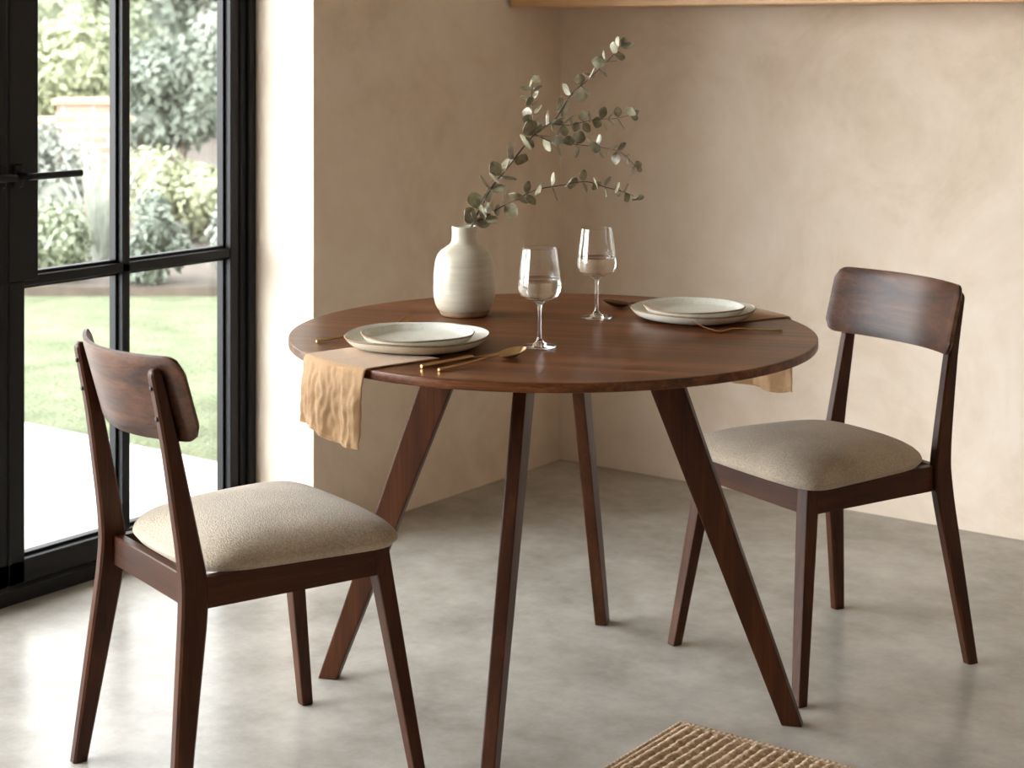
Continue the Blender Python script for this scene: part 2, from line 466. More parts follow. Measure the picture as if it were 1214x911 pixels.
    for i in range(nx):
        for j in range(nz):
            bm.faces.new((grid[1, i, j], grid[1, i + 1, j], grid[1, i + 1, j + 1], grid[1, i, j + 1]))
            bm.faces.new((grid[0, i, j], grid[0, i, j + 1], grid[0, i + 1, j + 1], grid[0, i + 1, j]))
    for i in range(nx):
        for j in (0, nz): bm.faces.new((grid[0, i, j], grid[0, i + 1, j], grid[1, i + 1, j], grid[1, i, j]))
    for j in range(nz):
        for i in (0, nx): bm.faces.new((grid[0, i, j], grid[0, i, j + 1], grid[1, i, j + 1], grid[1, i, j]))
    obj('backrest', bm, M['back'], t, 50)
    # upholstered pad
    bm = bmesh.new()
    def plan(a):
        # rounded trapezoid, narrower at the back
        c, s_ = math.cos(a), math.sin(a); n = 7.5
        r = (abs(c) ** n + abs(s_) ** n) ** (-1 / n)
        x, y = r * c, r * s_
        hw = .200 + .0245 * y
        yy = .198 * y if y > 0 else .209 * y
        k = max(0., -y) ** 3; kf = max(0., y) ** 3
        return x * hw * (1 - .03 * k), yy - .010 * x * x * kf + .026 * abs(x) ** 3 * k
    nr, na = 26, 120
    rows = []
    for q in range(nr + 1):
        th_ = PI / 2 * q / nr
        if q < 4:
            rho = .955 + .045 * q / 4; h = .0005 + .012 * q / 4
        else:
            f = (q - 4) / (nr - 4); rho = math.cos(f * PI / 2) ** .9 if f < 1 else 0
            h = None
        if rho < 1e-4: rows.append([bm.verts.new((0, 0, zt + .0675))]); continue
        row = []
        for i in range(na):
            x, y = plan(2 * PI * i / na); x *= rho; y *= rho
            hh = h
            if hh is None:
                u_, v_ = abs(x) / (.198 + .0235 * y / .195), abs(y) / .196
                pr = max(0., 1 - u_ ** 2.6) * max(0., 1 - v_ ** 2.6)
                hh = .0125 + .025 * math.sqrt(max(0, 1 - rho ** 9)) + .030 * pr ** .7 * math.sqrt(max(0, 1 - rho ** 9))
            row.append(bm.verts.new((x, y, zt + hh)))
        rows.append(row)
    for A, B in zip(rows, rows[1:]):
        for i in range(na):
            j = (i + 1) % na
            if len(B) == 1: bm.faces.new((A[i], A[j], B[0]))
            else: bm.faces.new((A[i], A[j], B[j], B[i]))
    bm.faces.new(rows[0][::-1])
    tag(obj('seat_cushion', bm, M['seat'], t, 'all'), 'oatmeal woven fabric seat cushion')
    return t
cA = chair('dark walnut dining chair by the glass door, seen from behind', (-2.3146, 2.334), math.radians(-17.57), 'dining chairs at the round table')
cB = dup(cA, (-1.7555, 3.4608, 0), math.radians(157.91), 'dark walnut dining chair by the back wall, its front and cushion facing the table')

# ------------------------------------------------------------------ table setting
ZT = .7503
def plate_prof(rf, r, h, th=.0048):
    w = r - rf
    return [(0, .0015), (rf - .012, .0015), (rf - .010, 0), (rf, 0), (rf + w * .22, .0018), (rf + w * .50, h * .24), (rf + w * .76, h * .55), (rf + w * .94, h * .87), (r, h),
            (r - .0016, h + .0012), (r - .0042, h * .96), (r - w * .40, h * .55), (r - w * .66, h * .30 + .002), (rf + w * .02, th + .0014), (rf * .6, th + .0002), (0, th)]
def wob(seed):
    def f(a, r, z): return (1 + .012 * math.sin(2 * a + seed) * r / .13 + .005 * math.sin(5 * a + seed * 2) * r / .13, .0014 * math.sin(3 * a + seed) * (r / .13) ** 2)
    return f
def plate(name, label, rf, r, h, seed, loc, group):
    t = thing(name, label, 'plate', loc, seed, group)
    bm = bmesh.new(); prof = plate_prof(rf, r, h)
    mi = [1] * 4 + [0] * (len(prof) - 1 - 4)
    mi[7] = 1; mi[8] = 1
    lathe(bm, prof, 96, squash=wob(seed), mi=mi)
    obj('dish', bm, [M['glaze'], M['clay']], t, 'all')
    return t
# the base sits on the folded linen
p1 = plate('dinner_plate', 'larger speckled dinner plate lying on the tan napkin, under the left stack\'s small plate', .108, .139, .0215, .4, (-2.164, 2.609, ZT + .0042), 'dinner plates')
p2 = plate('side_plate', 'smaller speckled plate stacked on top, in the setting nearest the chair by the glass door', .084, .110, .0195, 1.7, (-2.153, 2.599, ZT + .0126), 'side plates')
p3 = dup(p1, (-1.909, 3.219, ZT + .0042), 2.1, 'larger speckled dinner plate under the small plate of the far right setting', scale=.96)
p4 = dup(p2, (-1.899, 3.206, ZT + .0126), 3.9, 'smaller speckled plate stacked on top, in the far right setting', scale=.97)
for p in (p1, p2): p['group'] = {'dinner_plate': 'dinner plates', 'side_plate': 'side plates'}[p.name]

def napkin(label, mid, hw, inner, hang, seed, side, flare, crumple=1.):
    """folded linen lying on the table under a plate and falling over the rim"""
    u = Vector((math.cos(mid), math.sin(mid), 0)); v = Vector((-u.y, u.x, 0))
    t = thing('napkin', label, 'napkin', (TC[0] + u.x * .42, TC[1] + u.y * .42, ZT), 0., 'linen napkins')
    bm = bmesh.new(); nw, ns = 56, 130; th = .0030
    L0 = inner; rc = .007; arc = rc * PI / 2
    g = {}
    for lay in (0, 1):
        for i in range(nw + 1):
            w_ = -1 + 2 * i / nw
            hl = hang(w_)
            Ltot = L0 + arc + hl
            for j in range(ns + 1):
                f = j / ns; s = Ltot * f
                off = w_ * hw
                Ru = math.sqrt((R + .0025) ** 2 - (off + side) ** 2)
                nz = noise.noise(Vector((off * 42 + seed, s * 9, seed))) * .62 + noise.noise(Vector((off * 95 + seed, s * 45, seed + 5))) * .38
                fine = noise.noise(Vector((off * 150, s * 130, seed)))
                if s < L0:
                    r_, z, nrm = Ru - rc + .0065 - (L0 - s), .0, Vector((0, 0, 1))
                    amp = .0004 * min(1, s / L0)
                    d = 0.
                elif s < L0 + arc:
                    a = (s - L0) / rc
                    r_, z = Ru - rc + .0065 + rc * math.sin(a), -rc * (1 - math.cos(a))
                    nrm = u * math.sin(a) + Vector((0, 0, math.cos(a))); amp = .0004 + .0015 * a; d = 0.
                else:
                    d = s - L0 - arc
                    k = min(1, d / .05)
                    r_, z = Ru + .0065 + .004 * k + .006 * math.sin(off * 60 + seed) * k * d / .12, -rc - d
                    nrm = u; amp = (.0040 + .0062 * k) * crumple
                hem = .0009 if (Ltot - s < .012 and Ltot - s > .009) else 0
                latk = off * (1 + flare[1] * d) + flare[0] * d
                base = u * r_ + v * (latk + side) + Vector((0, 0, ZT + .0002 + z))
                base += nrm * ((nz + .3) * amp + fine * .0006 * (1 if s > L0 else .3) + hem)
                up_ = nrm * (th if lay else 0)
                if s < L0 + arc and not lay: base += Vector((0, 0, 0))
                edge = (i in (0, nw)) or (j in (0, ns))
                if edge: up_ = nrm * (th * (.8 if lay else .2))
                g[lay, i, j] = bm.verts.new(base + up_ + Vector((TC[0], TC[1], 0)) - t.location)
    for i in range(nw):
        for j in range(ns):
            bm.faces.new((g[1, i, j], g[1, i + 1, j], g[1, i + 1, j + 1], g[1, i, j + 1]))
            bm.faces.new((g[0, i, j], g[0, i, j + 1], g[0, i + 1, j + 1], g[0, i + 1, j]))
    for i in range(nw):
        for j in (0, ns): bm.faces.new((g[0, i, j], g[0, i + 1, j], g[1, i + 1, j], g[1, i, j]))
    for j in range(ns):
        for i in (0, nw): bm.faces.new((g[0, i, j], g[0, i, j + 1], g[1, i, j + 1], g[1, i, j]))
    obj('cloth', bm, M['linen'], t, 'all')
    return t
st = lambda x, a, b: max(0., min(1., (x - a) / (b - a))) ** 2 * (3 - 2 * max(0., min(1., (x - a) / (b - a))))
napkin('tan linen napkin under the near plates, hanging over the table edge by the glass door', math.radians(256.5), .098, .16,
       lambda w_: .118 + .017 * st(w_, -.45, .2), 3.1, 0., (-.03, .12))
napkin('tan linen napkin under the far plates, hanging behind the table\'s right rim', math.radians(67.), .106, .16,
       lambda w_: .153 + .014 * st(w_, -1., -.35), 11.7, 0., (-.03, .02), .55)

# cutlery, built along +X from the handle end
def strip(bm, st_, n=12):
    """solid bar through stations (x, half width, half thickness, z)"""
    rings = []
    for x, hw, ht, z in st_:
        rings.append([(x, hw * math.cos(2 * PI * k / n), z + ht * math.sin(2 * PI * k / n)) for k in range(n)])
    prism(bm, rings)
def fork(label, loc, rotz, group):
    t = thing('fork', label, 'fork', loc, rotz, group)
    bm = bmesh.new(); strip(bm, [(0, .0030, .0028, .0034), (.004, .0042, .0032, .0036), (.06, .0038, .0026, .0050), (.110, .0030, .0022, .0082), (.132, .0028, .0019, .0078)])
    obj('handle', bm, M['brass'], t, 50)
    bm = bmesh.new()
    strip(bm, [(.130, .0028, .0019, .0078), (.142, .0045, .0017, .0052), (.154, .0105, .0014, .0030), (.166, .0130, .0012, .0032), (.176, .0128, .0011, .0048)], 16)
    for k in range(4):
        y = -.0105 + .0070 * k
        q = [(.172, y, .0042), (.190, y, .0095), (.210, y, .0180), (.230, y * .97, .0275)]
        tube(bm, smoothline(q, 4), [.0014 - .0007 * i / 12 for i in range(13)], 8)
    obj('tines', bm, M['brass'], t, 50)
    return t
ZT2 = ZT + .0002
f1 = fork('brass fork left of the near plate stack, between it and the glass door', (-2.3506, 2.5265, ZT2), math.atan2(.985, .175), 'brass forks')
f1.scale = (1.07,) * 3
f2 = dup(f1, (-1.6834, 3.1897, ZT2), math.atan2(-.1055, -.1278), 'brass fork on bare wood in front of the far plate stack', scale=.80)
t = thing('table_knife', 'brass handled table knife between the near plates and the spoon', 'knife', (-2.0178, 2.4453, ZT2), math.atan2(.993, .118))
bm = bmesh.new(); strip(bm, [(0, .0036, .0036, .0042), (.0012, .0041, .0041, .0042), (.125, .0041, .0041, .0042), (.131, .0034, .0034, .0042), (.134, .0028, .0016, .0036)], 16)
obj('handle', bm, M['brass'], t, 50)
bm = bmesh.new(); prism(bm, [[(x, y0, z0), (x, y1, z0), (x, y1, z0 + .0014), (x, y0, z0 + .0014)] for x, y0, y1, z0 in
       ((.132, -.003, .003, .0028), (.140, -.0055, .0050, .0020), (.180, -.0065, .0052, .0008), (.205, -.0040, .0052, .0004), (.216, .0015, .0048, .0004))], .0004)
obj('blade', bm, M['brass'], t, 30)
def spoon(label, loc, rotz, m, group):
    t = thing('spoon', label, 'spoon', loc, rotz, group)
    bm = bmesh.new(); strip(bm, [(0, .0030, .0026, .0032), (.004, .0040, .0030, .0034), (.07, .0034, .0024, .0056), (.125, .0026, .0020, .0100), (.152, .0025, .0017, .0102), (.160, .0050, .0012, .0094)])
    obj('handle', bm, m, t, 50)
    bm = bmesh.new(); na, nr = 40, 9; cx, lx, ly = .1875, .031, .0222
    rows = {}
    for lay in (0, 1):
        for q in range(nr + 1):
            rho = q / nr
            for i in range(na):
                a = 2 * PI * i / na
                x = cx + lx * rho * math.cos(a); y = ly * rho * math.sin(a) * (1 - .12 * math.cos(a))
                z = .0006 + .0098 * rho ** 2.2 + (.0048 * rho * (math.cos(a) + .3)) + (.0011 if lay else 0)
                rows[lay, q, i] = (x, y, max(z, .0003))
    V = {}
    for lay in (0, 1):
        c0 = bm.verts.new(rows[lay, 0, 0]); V[lay, 0] = c0
        for q in range(1, nr + 1):
            for i in range(na): V[lay, q, i] = bm.verts.new(rows[lay, q, i])
        for i in range(na):
            j = (i + 1) % na; bm.faces.new((c0, V[lay, 1, i], V[lay, 1, j]))
            for q in range(1, nr): bm.faces.new((V[lay, q, i], V[lay, q, j], V[lay, q + 1, j], V[lay, q + 1, i]))
    for i in range(na):
        j = (i + 1) % na; bm.faces.new((V[0, nr, i], V[0, nr, j], V[1, nr, j], V[1, nr, i]))
    obj('bowl', bm, m, t, 50)
    return t
spoon('brass spoon right of the near plates, its bowl beside the nearer wine glass', (-1.976, 2.443, ZT2), math.atan2(.2115, .030), M['brass'], None)
spoon('dark bronze spoon behind the far plates, only its bowl end showing', (-2.14 + .8 * .205, 3.243 + .6 * .205, ZT2), math.atan2(-.6, -.8), M['bronze'], None)

# wine glasses and the water in them
GP_OUT = [(0, .0), (.0325, .0), (.0334, .0010), (.0322, .0024), (.020, .0042), (.010, .0075), (.0058, .0135), (.0040, .0220), (.0034, .034), (.0032, .060), (.0036, .072), (.0054, .0800),
          (.0100, .0855), (.0180, .0893), (.0290, .0940), (.0372, .1000), (.0413, .1080), (.0422, .1165), (.0415, .1280), (.0394, .1470), (.0365, .1690), (.0336, .1905)]
def inner(z): 
    for (r0, z0), (r1, z1) in zip(GP_OUT[12:], GP_OUT[13:]):
        if z0 <= z <= z1: return r0 + (r1 - r0) * (z - z0) / (z1 - z0)
ZIN = [.1905, .1690, .1470, .1280, .1165, .1080, .1005, .0960, .0925]
GP_IN = [(.03345, .19065)] + [(inner(z) - (.0005 if z > .12 else .0012), z) for z in ZIN] + [(.012, .0900), (0, .0890)]
def fine(prof):
    return [(max(0., p.x), p.y) for p in smoothline([(r, z, 0) for r, z in prof], 4)]
def wine_glass(label, loc):
    t = thing('wine_glass', label, 'wine glass', loc, 0, 'wine glasses')
    bm = bmesh.new(); lathe(bm, [(0, 0)] + fine(GP_OUT[1:-1] + [(.03372, .1893)]) + [(.03366, .1901), (.03362, .1904), (.03352, .19065), (.03336, .19072), (.03324, .1906), (.03318, .1903), (.0332, .1900)] + fine([(.03325, .1893)] + GP_IN[2:]), 72)
    obj('glass', bm, M['glass'], t, 'all')
    return t
def water(label, loc, lvl):
    bm = bmesh.new()
    pr = [(0, .0886), (.0121, .0896)] + [(inner(z) - (.0003 if z > .12 else .0009), z) for z in (.0925, .096, .1005, .108, .1165, .128) if z < lvl] + [(inner(lvl) - .0003, lvl), (inner(lvl) - .0022, lvl - .0006), (0, lvl - .0008)]
    lathe(bm, pr, 72)
    o = obj('drinking_water', bm, M['water'], None, 30, loc)
    return tag(o, label, 'water', None, 'stuff')
gl = (-1.979, 2.757, ZT2); gr = (-2.084, 3.112, ZT2)
g1 = wine_glass('nearer stemmed wine glass, left of the other, half full of water', gl)
dup(g1, gr, .4, 'farther stemmed wine glass near the table\'s back rim, half full of water')
water('clear water half filling the nearer wine glass', gl, .1315)
water('clear water half filling the farther wine glass', gr, .1290)

# vase and eucalyptus
VP = (-2.335, 2.975)
t = thing('vase', 'cream glazed stoneware bottle vase with a bare clay foot', 'vase', (*VP, ZT))
vp = [(0, .0), (.047, .0), (.0500, .0015), (.0528, .006), (.0552, .0125), (.0585, .0165), (.0628, .0250), (.0662, .0420), (.0669, .0560), (.0664, .0820), (.0650, .1000), (.0628, .1160), (.0585, .1290),
      (.0515, .1385), (.0420, .1455), (.0335, .1510), (.0288, .1565), (.0272, .1640), (.0266, .1780), (.0270, .1885), (.0267, .1908), (.0250, .1915), (.0232, .1900),
      (.0228, .1700), (.0250, .1580), (.0380, .1420), (.0560, .1150), (.0605, .0640), (.0500, .0200), (0, .0165)]
bm = bmesh.new(); lathe(bm, vp[4:], 96); obj('body', bm, M['vase'], t, 'all')
bm = bmesh.new(); lathe(bm, vp[:4] + [(.0547, .0126), (.048, .0140), (0, .0139)], 96); tag(obj('foot', bm, M['clay'], t, 40), 'unglazed brown clay foot')

BR = {'M': [(-2.3265, 2.9885, .936), (-2.2859, 2.999, 1.0173), (-2.2568, 3.0206, 1.0639), (-2.2128, 3.0657, 1.1409), (-2.191, 3.1067, 1.1685), (-2.1673, 3.1367, 1.2229), (-2.1534, 3.172, 1.2511), (-2.1336, 3.1991, 1.2799), (-2.118, 3.2232, 1.3061), (-2.1064, 3.2441, 1.3325)],
      'S': [(-2.2128, 3.0657, 1.1399), (-2.2278, 3.0794, 1.1815), (-2.2362, 3.0856, 1.2177), (-2.2454, 3.1037, 1.2527)],
      '2': [(-2.2107, 3.0672, 1.1419), (-2.1721, 3.071, 1.1616), (-2.1316, 3.076, 1.1611), (-2.0916, 3.0809, 1.1698), (-2.0614, 3.0908, 1.1753), (-2.0314, 3.1006, 1.1768), (-1.9954, 3.1149, 1.1854)],
      '3': [(-2.2128, 3.0657, 1.1399), (-2.1973, 3.1021, 1.1221), (-2.1899, 3.1325, 1.1193), (-2.1646, 3.1885, 1.1106), (-2.1418, 3.2304, 1.1041), (-2.1174, 3.261, 1.0928), (-2.1016, 3.2975, 1.0583)],
      '4': [(-2.3205, 2.9795, .9397), (-2.2881, 2.9849, .9614), (-2.2572, 2.9953, .9831), (-2.2123, 3.0038, 1.0045), (-2.1776, 3.017, 1.0243), (-2.1268, 3.0423, 1.0353), (-2.0803, 3.0643, 1.0438), (-2.0422, 3.0802, 1.0335), (-2.0082, 3.0929, 1.0253), (-1.9777, 3.1031, 1.0141)]}
def add_leaf(bm, p, d, nrm, L, W, rnd):
    d = d.normalized(); nrm = (nrm - d * nrm.dot(d)).normalized(); s = d.cross(nrm)
    n = 7; th = .0004
    G = {}
    cup = rnd.uniform(-.10, .16)
    for lay in (0, 1):
        for i in range(n + 1):
            f = i / n
            w_ = W * .5 * max(.06, math.sin(PI * min(1, f * .97 + .02)) ** .62) * (1.06 - .25 * abs(f - .55))
            if i == 0: w_ = W * .05
            if i == n: w_ = W * .10
            for k in (-1, -.5, 0, .5, 1):
                q = p + d * (L * f) + s * (w_ * k) + nrm * (cup * L * (f * f * .8) + abs(k) * W * .06 + (th if lay else -th))
                G[lay, i, k] = bm.verts.new(q)
    ks = (-1, -.5, 0, .5, 1)
    for lay in (0, 1):
        for i in range(n):
            for a, b in zip(ks, ks[1:]): bm.faces.new((G[lay, i, a], G[lay, i, b], G[lay, i + 1, b], G[lay, i + 1, a]))
    for i in range(n):
        for k in (-1, 1): bm.faces.new((G[0, i, k], G[0, i + 1, k], G[1, i + 1, k], G[1, i, k]))
def leafy(bm, pts, npair, f0, sz0, sz1, rnd):
    P = smoothline(pts, 10); n = len(P) - 1
    for q in range(npair):
        f = f0 + (1 - f0) * (q + .35) / (npair - .3) if npair > 1 else .5
        f = min(f, .995); i = min(int(f * n), n - 1); p = P[i].lerp(P[i + 1], f * n - i)
        tg = (P[min(i + 2, n)] - P[max(i - 1, 0)]).normalized()
        a0 = q * PI / 2 + rnd.uniform(-.5, .5)
        e1 = tg.cross(Vector((.3, .2, 1))).normalized(); e2 = tg.cross(e1)
        sz = sz0 + (sz1 - sz0) * f
        for s in (0, PI):
            a = a0 + s + rnd.uniform(-.25, .25)
            out = e1 * math.cos(a) + e2 * math.sin(a)
            d = out + tg * rnd.uniform(.15, .7)
            L = sz * rnd.uniform(.82, 1.15)
            side_ = Vector((-1.5, -.5, .3)) if rnd.random() < .42 else tg * .7
            add_leaf(bm, p + out * .0018, d, side_ + Vector((rnd.uniform(-.9, .9), rnd.uniform(-1.1, .5), rnd.uniform(-.4, .8))), L, L * rnd.uniform(.80, 1.0), rnd)
    add_leaf(bm, P[-1], tg + Vector((0, 0, .3)), Vector((.4, -.8, .3)), sz1 * .7, sz1 * .5, rnd)
rnd = random.Random(11)
inside = [(-2.352, 2.963, .79), (-2.336, 2.974, .87)]
t = thing('eucalyptus_branch', 'taller forked silver-green eucalyptus branch rising from the vase', 'branch', (*VP, ZT + .03), 0, 'eucalyptus branches')
off = Vector(t.location)
def rel(pts): return [Vector(p) - off for p in pts]
bm = bmesh.new()
ln = smoothline(rel(inside + BR['M'])); tube(bm, ln, [.0024 - .0016 * i / len(ln) for i in range(len(ln))], 8)
for k in ('S', '2', '3'):
    ln = smoothline(rel(BR[k])); tube(bm, ln, [.0013 - .0007 * i / len(ln) for i in range(len(ln))], 6)
obj('stem', bm, M['eucstem'], t, 'all')
bm = bmesh.new()
leafy(bm, rel(BR['M'][:4]), 10, .04, .041, .039, rnd)
leafy(bm, rel(BR['M'][3:]), 9, .10, .037, .026, rnd)
leafy(bm, rel(BR['S']), 6, .16, .028, .021, rnd)
leafy(bm, rel(BR['2']), 9, .14, .029, .024, rnd)
leafy(bm, rel(BR['3']), 10, .14, .030, .024, rnd)
tag(obj('foliage', bm, M['euc'], t, 50), 'round silver-green leaves')
t = thing('eucalyptus_branch', 'lower single eucalyptus branch arching right from the vase', 'branch', (*VP, ZT + .03), 0, 'eucalyptus branches')
bm = bmesh.new()
ln = smoothline(rel([(-2.345, 2.968, .80), (-2.331, 2.978, .875)] + BR['4'])); tube(bm, ln, [.0019 - .0012 * i / len(ln) for i in range(len(ln))], 8)
obj('stem', bm, M['eucstem'], t, 'all')
bm = bmesh.new(); leafy(bm, rel(BR['4']), 15, .04, .036, .024, rnd)
tag(obj('foliage', bm, M['euc'], t, 50), 'round silver-green leaves')

# ------------------------------------------------------------------ jute rug
def rug():
    t = thing('jute_rug', 'chunky woven natural jute rug on the concrete in front of the table', 'rug', (-1.785, 2.96, 0))
    bm = bmesh.new(); rnd = random.Random(3)
    WX, WY, st_ = 1.15, .78, .0028
    nx, ny = int(WX / st_), int(WY / st_)
    pitch, q = .0212, .0250
    ph = [rnd.random() for _ in range(200)]
    V = []
    for i in range(nx + 1):
        x = i * st_; col = []
        for j in range(ny + 1):
            y = j * st_
            e = min(x, y, WX - x, WY - y)
            jx = x + .0016 * noise.noise(Vector((y * 22, x * 9, 1)))
            if e < .028:
                # braided binding: two fine plaits along the edge
                along = y if x <= y else x
                k = abs(math.sin(PI * e / .0135)) ** .7
                h = .0065 + .0065 * k * (.35 + .65 * abs(math.sin(PI * (along / .0115 + (e // .0135) * .5 + e * 40))))
            else:
                u = (jx - .028) / pitch; r_ = math.floor(u); fx = u - r_; gi = int(u + .5)
                yy = y + .004 * noise.noise(Vector((gi * 3.1, y * 14, 4)))
                br = max(0., math.sin(2 * PI * (yy / q + ph[gi % 200]))) ** .6
                gap = .0008 + .0085 * br
                top = .0150 + .0022 * noise.noise(Vector((r_ * 1.7, y * 45, 9))) + .0013 * math.sin(2 * PI * (y / .0125 + fx * .9 + ph[r_ % 200]))
                h = gap + (top - gap) * max(0., math.sin(PI * fx)) ** .62
            h += .0011 * noise.noise(Vector((x * 260, y * 260, 3)))
            h *= min(1, .25 + e / .008)
            col.append(bm.verts.new((x, -y, max(.0006, h))))
        V.append(col)
    for i in range(nx):
        for j in range(ny): bm.faces.new((V[i][j], V[i][j + 1], V[i + 1][j + 1], V[i + 1][j]))
    border = [V[i][0] for i in range(nx + 1)] + [V[nx][j] for j in range(1, ny + 1)] + [V[i][ny] for i in range(nx - 1, -1, -1)] + [V[0][j] for j in range(ny - 1, 0, -1)]
    low = [bm.verts.new((v.co.x, v.co.y, 0)) for v in border]
    n = len(border)
    for i in range(n): bm.faces.new((border[i], border[(i + 1) % n], low[(i + 1) % n], low[i]))
    obj('weave', bm, M['jute'], t, 'all', recalc=False)
rug()

# ------------------------------------------------------------------ garden
FW = Vector((-math.sin(math.radians(36.57)), math.cos(math.radians(36.57)), 0)); RT = Vector((FW.y, -FW.x, 0))
def gp(lat, dep, z=0.): v = RT * lat + FW * dep; return (v.x, v.y, z)
ZG = -.05
tag(boxes('patio', [((-13, -6, ZG - .2), (XO, 4.0, ZG + .02))], M['paving']), kind='structure')
tag(boxes('lawn', [((-36, 4.0, ZG - .2), (XO, 32, ZG))], M['lawn']), kind='structure')
def bed():
    bm = bmesh.new()
    rings = []
    for z in (ZG - .05, ZG + .05):
        rings.append([gp(-9, 9.45, z), gp(1.0, 9.45, z), gp(3.0, 29, z), gp(-15, 29, z)])
    prism(bm, rings); tag(obj('planting_bed', bm, M['soil']), kind='structure')
bed()

def shrub(name, label, cat, lat, dep, rx, rz, zc, n, size, m, seed, lean=0., aspect=.55, lobes=9, group='garden shrubs beyond the lawn', row=0.):
    """leafy mass on a stem: leaf blades on many overlapping lobes"""
    loc = gp(lat, dep, ZG + .04)
    t = thing(name, label, cat, loc, 0, group)
    rnd = random.Random(seed)
    bm = bmesh.new()
    Ls = []
    for k in range(lobes):
        a = rnd.uniform(0, 2 * PI); h = rnd.uniform(-.75, .85); rr = math.sqrt(1 - h * h * .8) * rnd.uniform(.25, .75)
        c = Vector((rx * rr * math.cos(a), rx * rr * math.sin(a), zc + rz * h * .75)); lr = rnd.uniform(.32, .6)
        if row: c += RT * ((k + .5) / lobes - .5) * row; lr = .6
        Ls.append((c, lr))
        r_ = bmesh.ops.create_icosphere(bm, subdivisions=2, radius=1., matrix=Matrix.Translation(c) @ Matrix.Diagonal((rx * lr * .66, rx * lr * .66, rz * lr * .66, 1)))
        for q in r_['verts']: q.co += Vector((rnd.uniform(-1, 1), rnd.uniform(-1, 1), rnd.uniform(-1, 1))) * rx * lr * .08
    for k in range(n):
        c, lr = Ls[rnd.randrange(lobes)]
        d = Vector((rnd.gauss(0, 1), rnd.gauss(0, 1), rnd.gauss(0, 1) + .25)).normalized()
        r_ = rnd.uniform(.65, 1.05) * lr
        p = c + Vector((d.x * rx * r_, d.y * rx * r_, d.z * rz * r_))
        if p.z < .02: p.z = rnd.uniform(.02, .10)
        nrm = (d + Vector((rnd.uniform(-.8, .8), rnd.uniform(-.8, .8), rnd.uniform(-.4, .9)))).normalized()
        dirv = nrm.cross(Vector((rnd.uniform(-1, 1), rnd.uniform(-1, 1), rnd.uniform(-.6, .6)))).normalized(); sd = nrm.cross(dirv)
        L = size * rnd.uniform(.7, 1.3); W = L * aspect
        v = [bm.verts.new(q) for q in (p, p + dirv * L * .45 + sd * W * .5, p + dirv * L - nrm * L * .12, p + dirv * L * .45 - sd * W * .5)]
        bm.faces.new(v)
    obj('foliage', bm, m, t, recalc=False)
    bm = bmesh.new()
    for k in range(4):
        a = k * 1.6 + seed
        tube(bm, [(.03 * math.cos(a), .03 * math.sin(a), -.06), (rx * .15 * math.cos(a), rx * .15 * math.sin(a), zc * .5), (rx * .4 * math.cos(a), rx * .4 * math.sin(a), zc + rz * .3)], [.02, .014, .006], 6)
    obj('stem', bm, M['bark'], t, True)
    return t
# dep = distance from the viewpoint; lat = sideways
shrub('low_shrub', 'low mid-green shrub at the lawn edge behind the left panes', 'shrub', -2.55, 9.6, .23, .26, .22, 1800, .050, M['leafA'], 1)
shrub('low_shrub', 'low dark green shrub at the lawn edge by the glazing bar', 'shrub', -1.98, 9.62, .23, .26, .23, 1800, .050, M['leafC'], 2)
shrub('low_shrub', 'low pale shrub at the lawn edge by the right door stile', 'shrub', -1.45, 9.6, .21, .24, .21, 1600, .050, M['leafD'], 3)
shrub('flowering_shrub', 'bright yellow-green rounded shrub behind the right-hand panes', 'shrub', -2.20, 11.5, .44, .32, .30, 4600, .058, M['leafB'], 4)
shrub('broad_shrub', 'silvery green shrub at the left of the spiky plant', 'shrub', -3.20, 11.9, .40, .42, .44, 3600, .060, M['leafD'], 5)
shrub('tall_shrub', 'tall dark green bush filling the right-hand panes', 'shrub', -2.70, 14.1, .55, .60, .78, 6500, .080, M['leafC'], 6, lobes=16)
shrub('tall_shrub', 'tall pale green bush beside the right door stile', 'shrub', -2.58, 16.4, .52, .66, .92, 5000, .085, M['leafD'], 7, lobes=14)
shrub('tall_shrub', 'tall light green bush above the brick garden wall', 'shrub', -3.95, 15.6, .56, .64, .92, 6000, .085, M['leafB'], 8, lobes=16)
bt = 'garden trees at the back'
shrub('garden_tree', 'broad mid-green tree behind the bushes, seen through the left panes', 'tree', -5.0, 19.6, 1.2, 1.35, 1.75, 9000, .15, M['leafA'], 10, lobes=22, group=bt)
shrub('garden_tree', 'dark green tree behind the bushes, seen through the right-hand panes', 'tree', -4.0, 23.2, 1.2, 1.45, 1.8, 9000, .16, M['leafC'], 11, lobes=22, group=bt)
shrub('boundary_hedge', 'long mid-green boundary hedge closing the back of the garden', 'hedge', -5.0, 27.0, 1.3, 1.5, 1.45, 12000, .20, M['leafA'], 15, lobes=40, group=None, row=15.)
# spiky plant
t = thing('spiky_plant', 'spiky pale sword-leaved plant in front of the brick wall', 'plant', gp(-2.46, 10.45, ZG + .04))
bm = bmesh.new(); rnd = random.Random(5)
for k in range(34):
    a = rnd.uniform(0, 2 * PI); tilt = rnd.uniform(.05, .45); L = rnd.uniform(.6, .95); w_ = rnd.uniform(.018, .03)
    o = Vector((math.cos(a), math.sin(a), 0)); sd = Vector((-o.y, o.x, 0)); prev = None
    for i in range(7):
        f = i / 6; c = o * (L * math.sin(tilt) * (f + .35 * f * f) + .03) + Vector((0, 0, L * f * math.cos(tilt) * (1 - .22 * f * tilt)))
        ww = w_ * (1 - f) ** .6 + .001
        cur = (bm.verts.new(c - sd * ww), bm.verts.new(c + o * .008 * (1 - f)), bm.verts.new(c + sd * ww))
        if prev:
            bm.faces.new((prev[0], prev[1], cur[1], cur[0])); bm.faces.new((prev[1], prev[2], cur[2], cur[1]))
        prev = cur
obj('foliage', bm, M['leafD'], t, recalc=False)
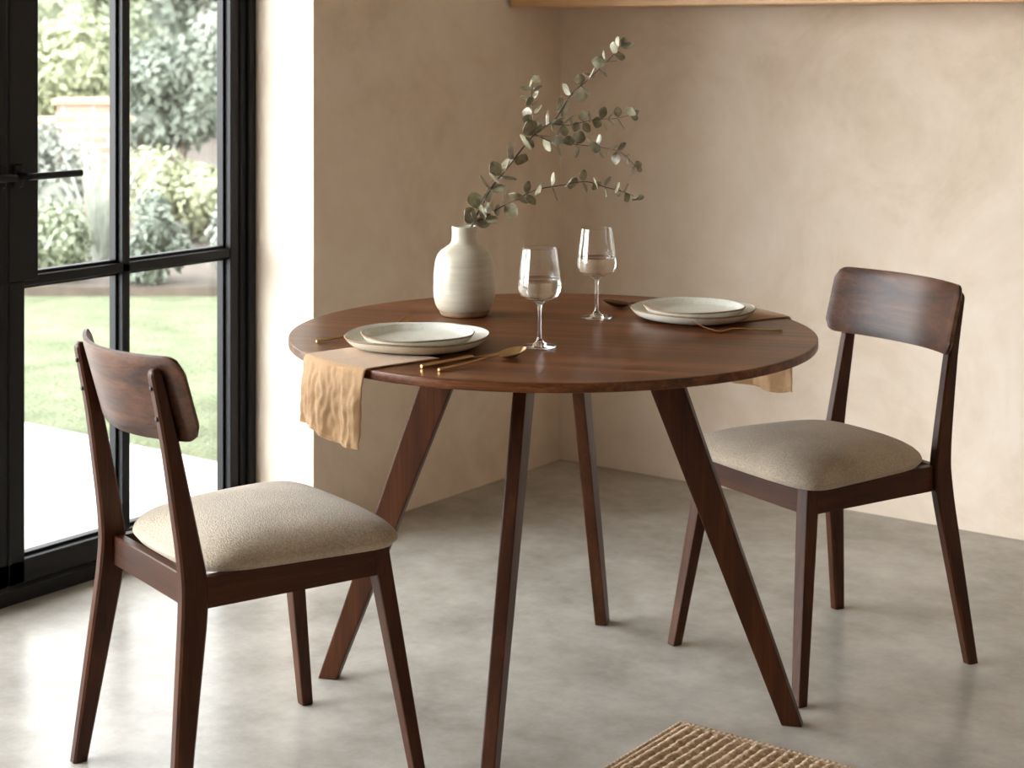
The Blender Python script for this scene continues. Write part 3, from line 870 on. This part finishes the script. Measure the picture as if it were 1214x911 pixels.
# brick wall with a coping and a pier
bm = bmesh.new(); box(bm, (-2.4, 0, 0), (.66, .22, .76)); box(bm, (.18, -.03, 0), (.62, .25, .90))
gw = obj('garden_wall', bm, M['brick'], None, False, gp(-3.52, 12.9, ZG), math.radians(36.57)); tag(gw, kind='structure')
bm = bmesh.new(); box(bm, (-2.4, -.03, .76), (.18, .25, .80), .006); box(bm, (.62, -.03, .76), (.68, .25, .80), .006); box(bm, (.15, -.06, .90), (.65, .28, .94), .006)
obj('coping', bm, M['clay'], gw)

# ------------------------------------------------------------------ light: hazy sun from outside the glass, pale sky
sun = bpy.data.lights.new('sun', 'SUN'); so = bpy.data.objects.new('sun', sun); COL.objects.link(so)
az, el = math.radians(53.), math.radians(14.)
dv = Vector((math.cos(az) * math.cos(el), math.sin(az) * math.cos(el), -math.sin(el)))
so.rotation_euler = dv.to_track_quat('-Z', 'Y').to_euler(); so.location = (-12, -4, 6)
sun.energy = 1.5; sun.angle = math.radians(24); sun.color = (.84, .98, 1.15)
wd = bpy.data.worlds.new('sky'); sc.world = wd; wd.use_nodes = True
nt = wd.node_tree; nt.nodes.clear()
o = nt.nodes.new('ShaderNodeOutputWorld'); bg = nt.nodes.new('ShaderNodeBackground')
tc = nt.nodes.new('ShaderNodeTexCoord'); sx = nt.nodes.new('ShaderNodeSeparateXYZ'); nt.links.new(tc.outputs['Generated'], sx.inputs[0])
r = ramp(nt, [(.0, (.46, .435, .415)), (.5, (1., .97, .955)), (.75, (.92, .93, .975))])
mr = nt.nodes.new('ShaderNodeMapRange'); mr.inputs[1].default_value = -1; nt.links.new(sx.outputs[2], mr.inputs[0])
nt.links.new(mr.outputs[0], r.inputs[0]); nt.links.new(r.outputs[0], bg.inputs[0]); nt.links.new(bg.outputs[0], o.inputs[0])
ms = nt.nodes.new('ShaderNodeMapRange'); nt.links.new(sx.outputs[1], ms.inputs[0])      # hazier and brighter towards the sun
ms.inputs[1].default_value = -.75; ms.inputs[2].default_value = .75; ms.inputs[3].default_value = 16.0; ms.inputs[4].default_value = 3.2
nt.links.new(ms.outputs[0], bg.inputs[1])
def portal(y0, y1):
    a = bpy.data.lights.new('window_portal', 'AREA'); a.shape = 'RECTANGLE'; a.size = y1 - y0; a.size_y = 2.2
    a.cycles.is_portal = True
    p = bpy.data.objects.new('window_portal', a); COL.objects.link(p); p.location = (XO - .03, (y0 + y1) / 2, 1.16)
    p.rotation_euler = Vector((1, 0, 0)).to_track_quat('-Z', 'Z').to_euler()
portal(Y0 + .05, Y1 - .05)

vs = sc.view_settings
vs.view_transform = 'Standard'; vs.look = 'None'; vs.gamma = 1.; vs.use_curve_mapping = False; vs.exposure = .42
sc.cycles.max_bounces = 14; sc.cycles.diffuse_bounces = 6; sc.cycles.transparent_max_bounces = 24; sc.cycles.transmission_bounces = 14
sc.cycles.sample_clamp_indirect = 6.
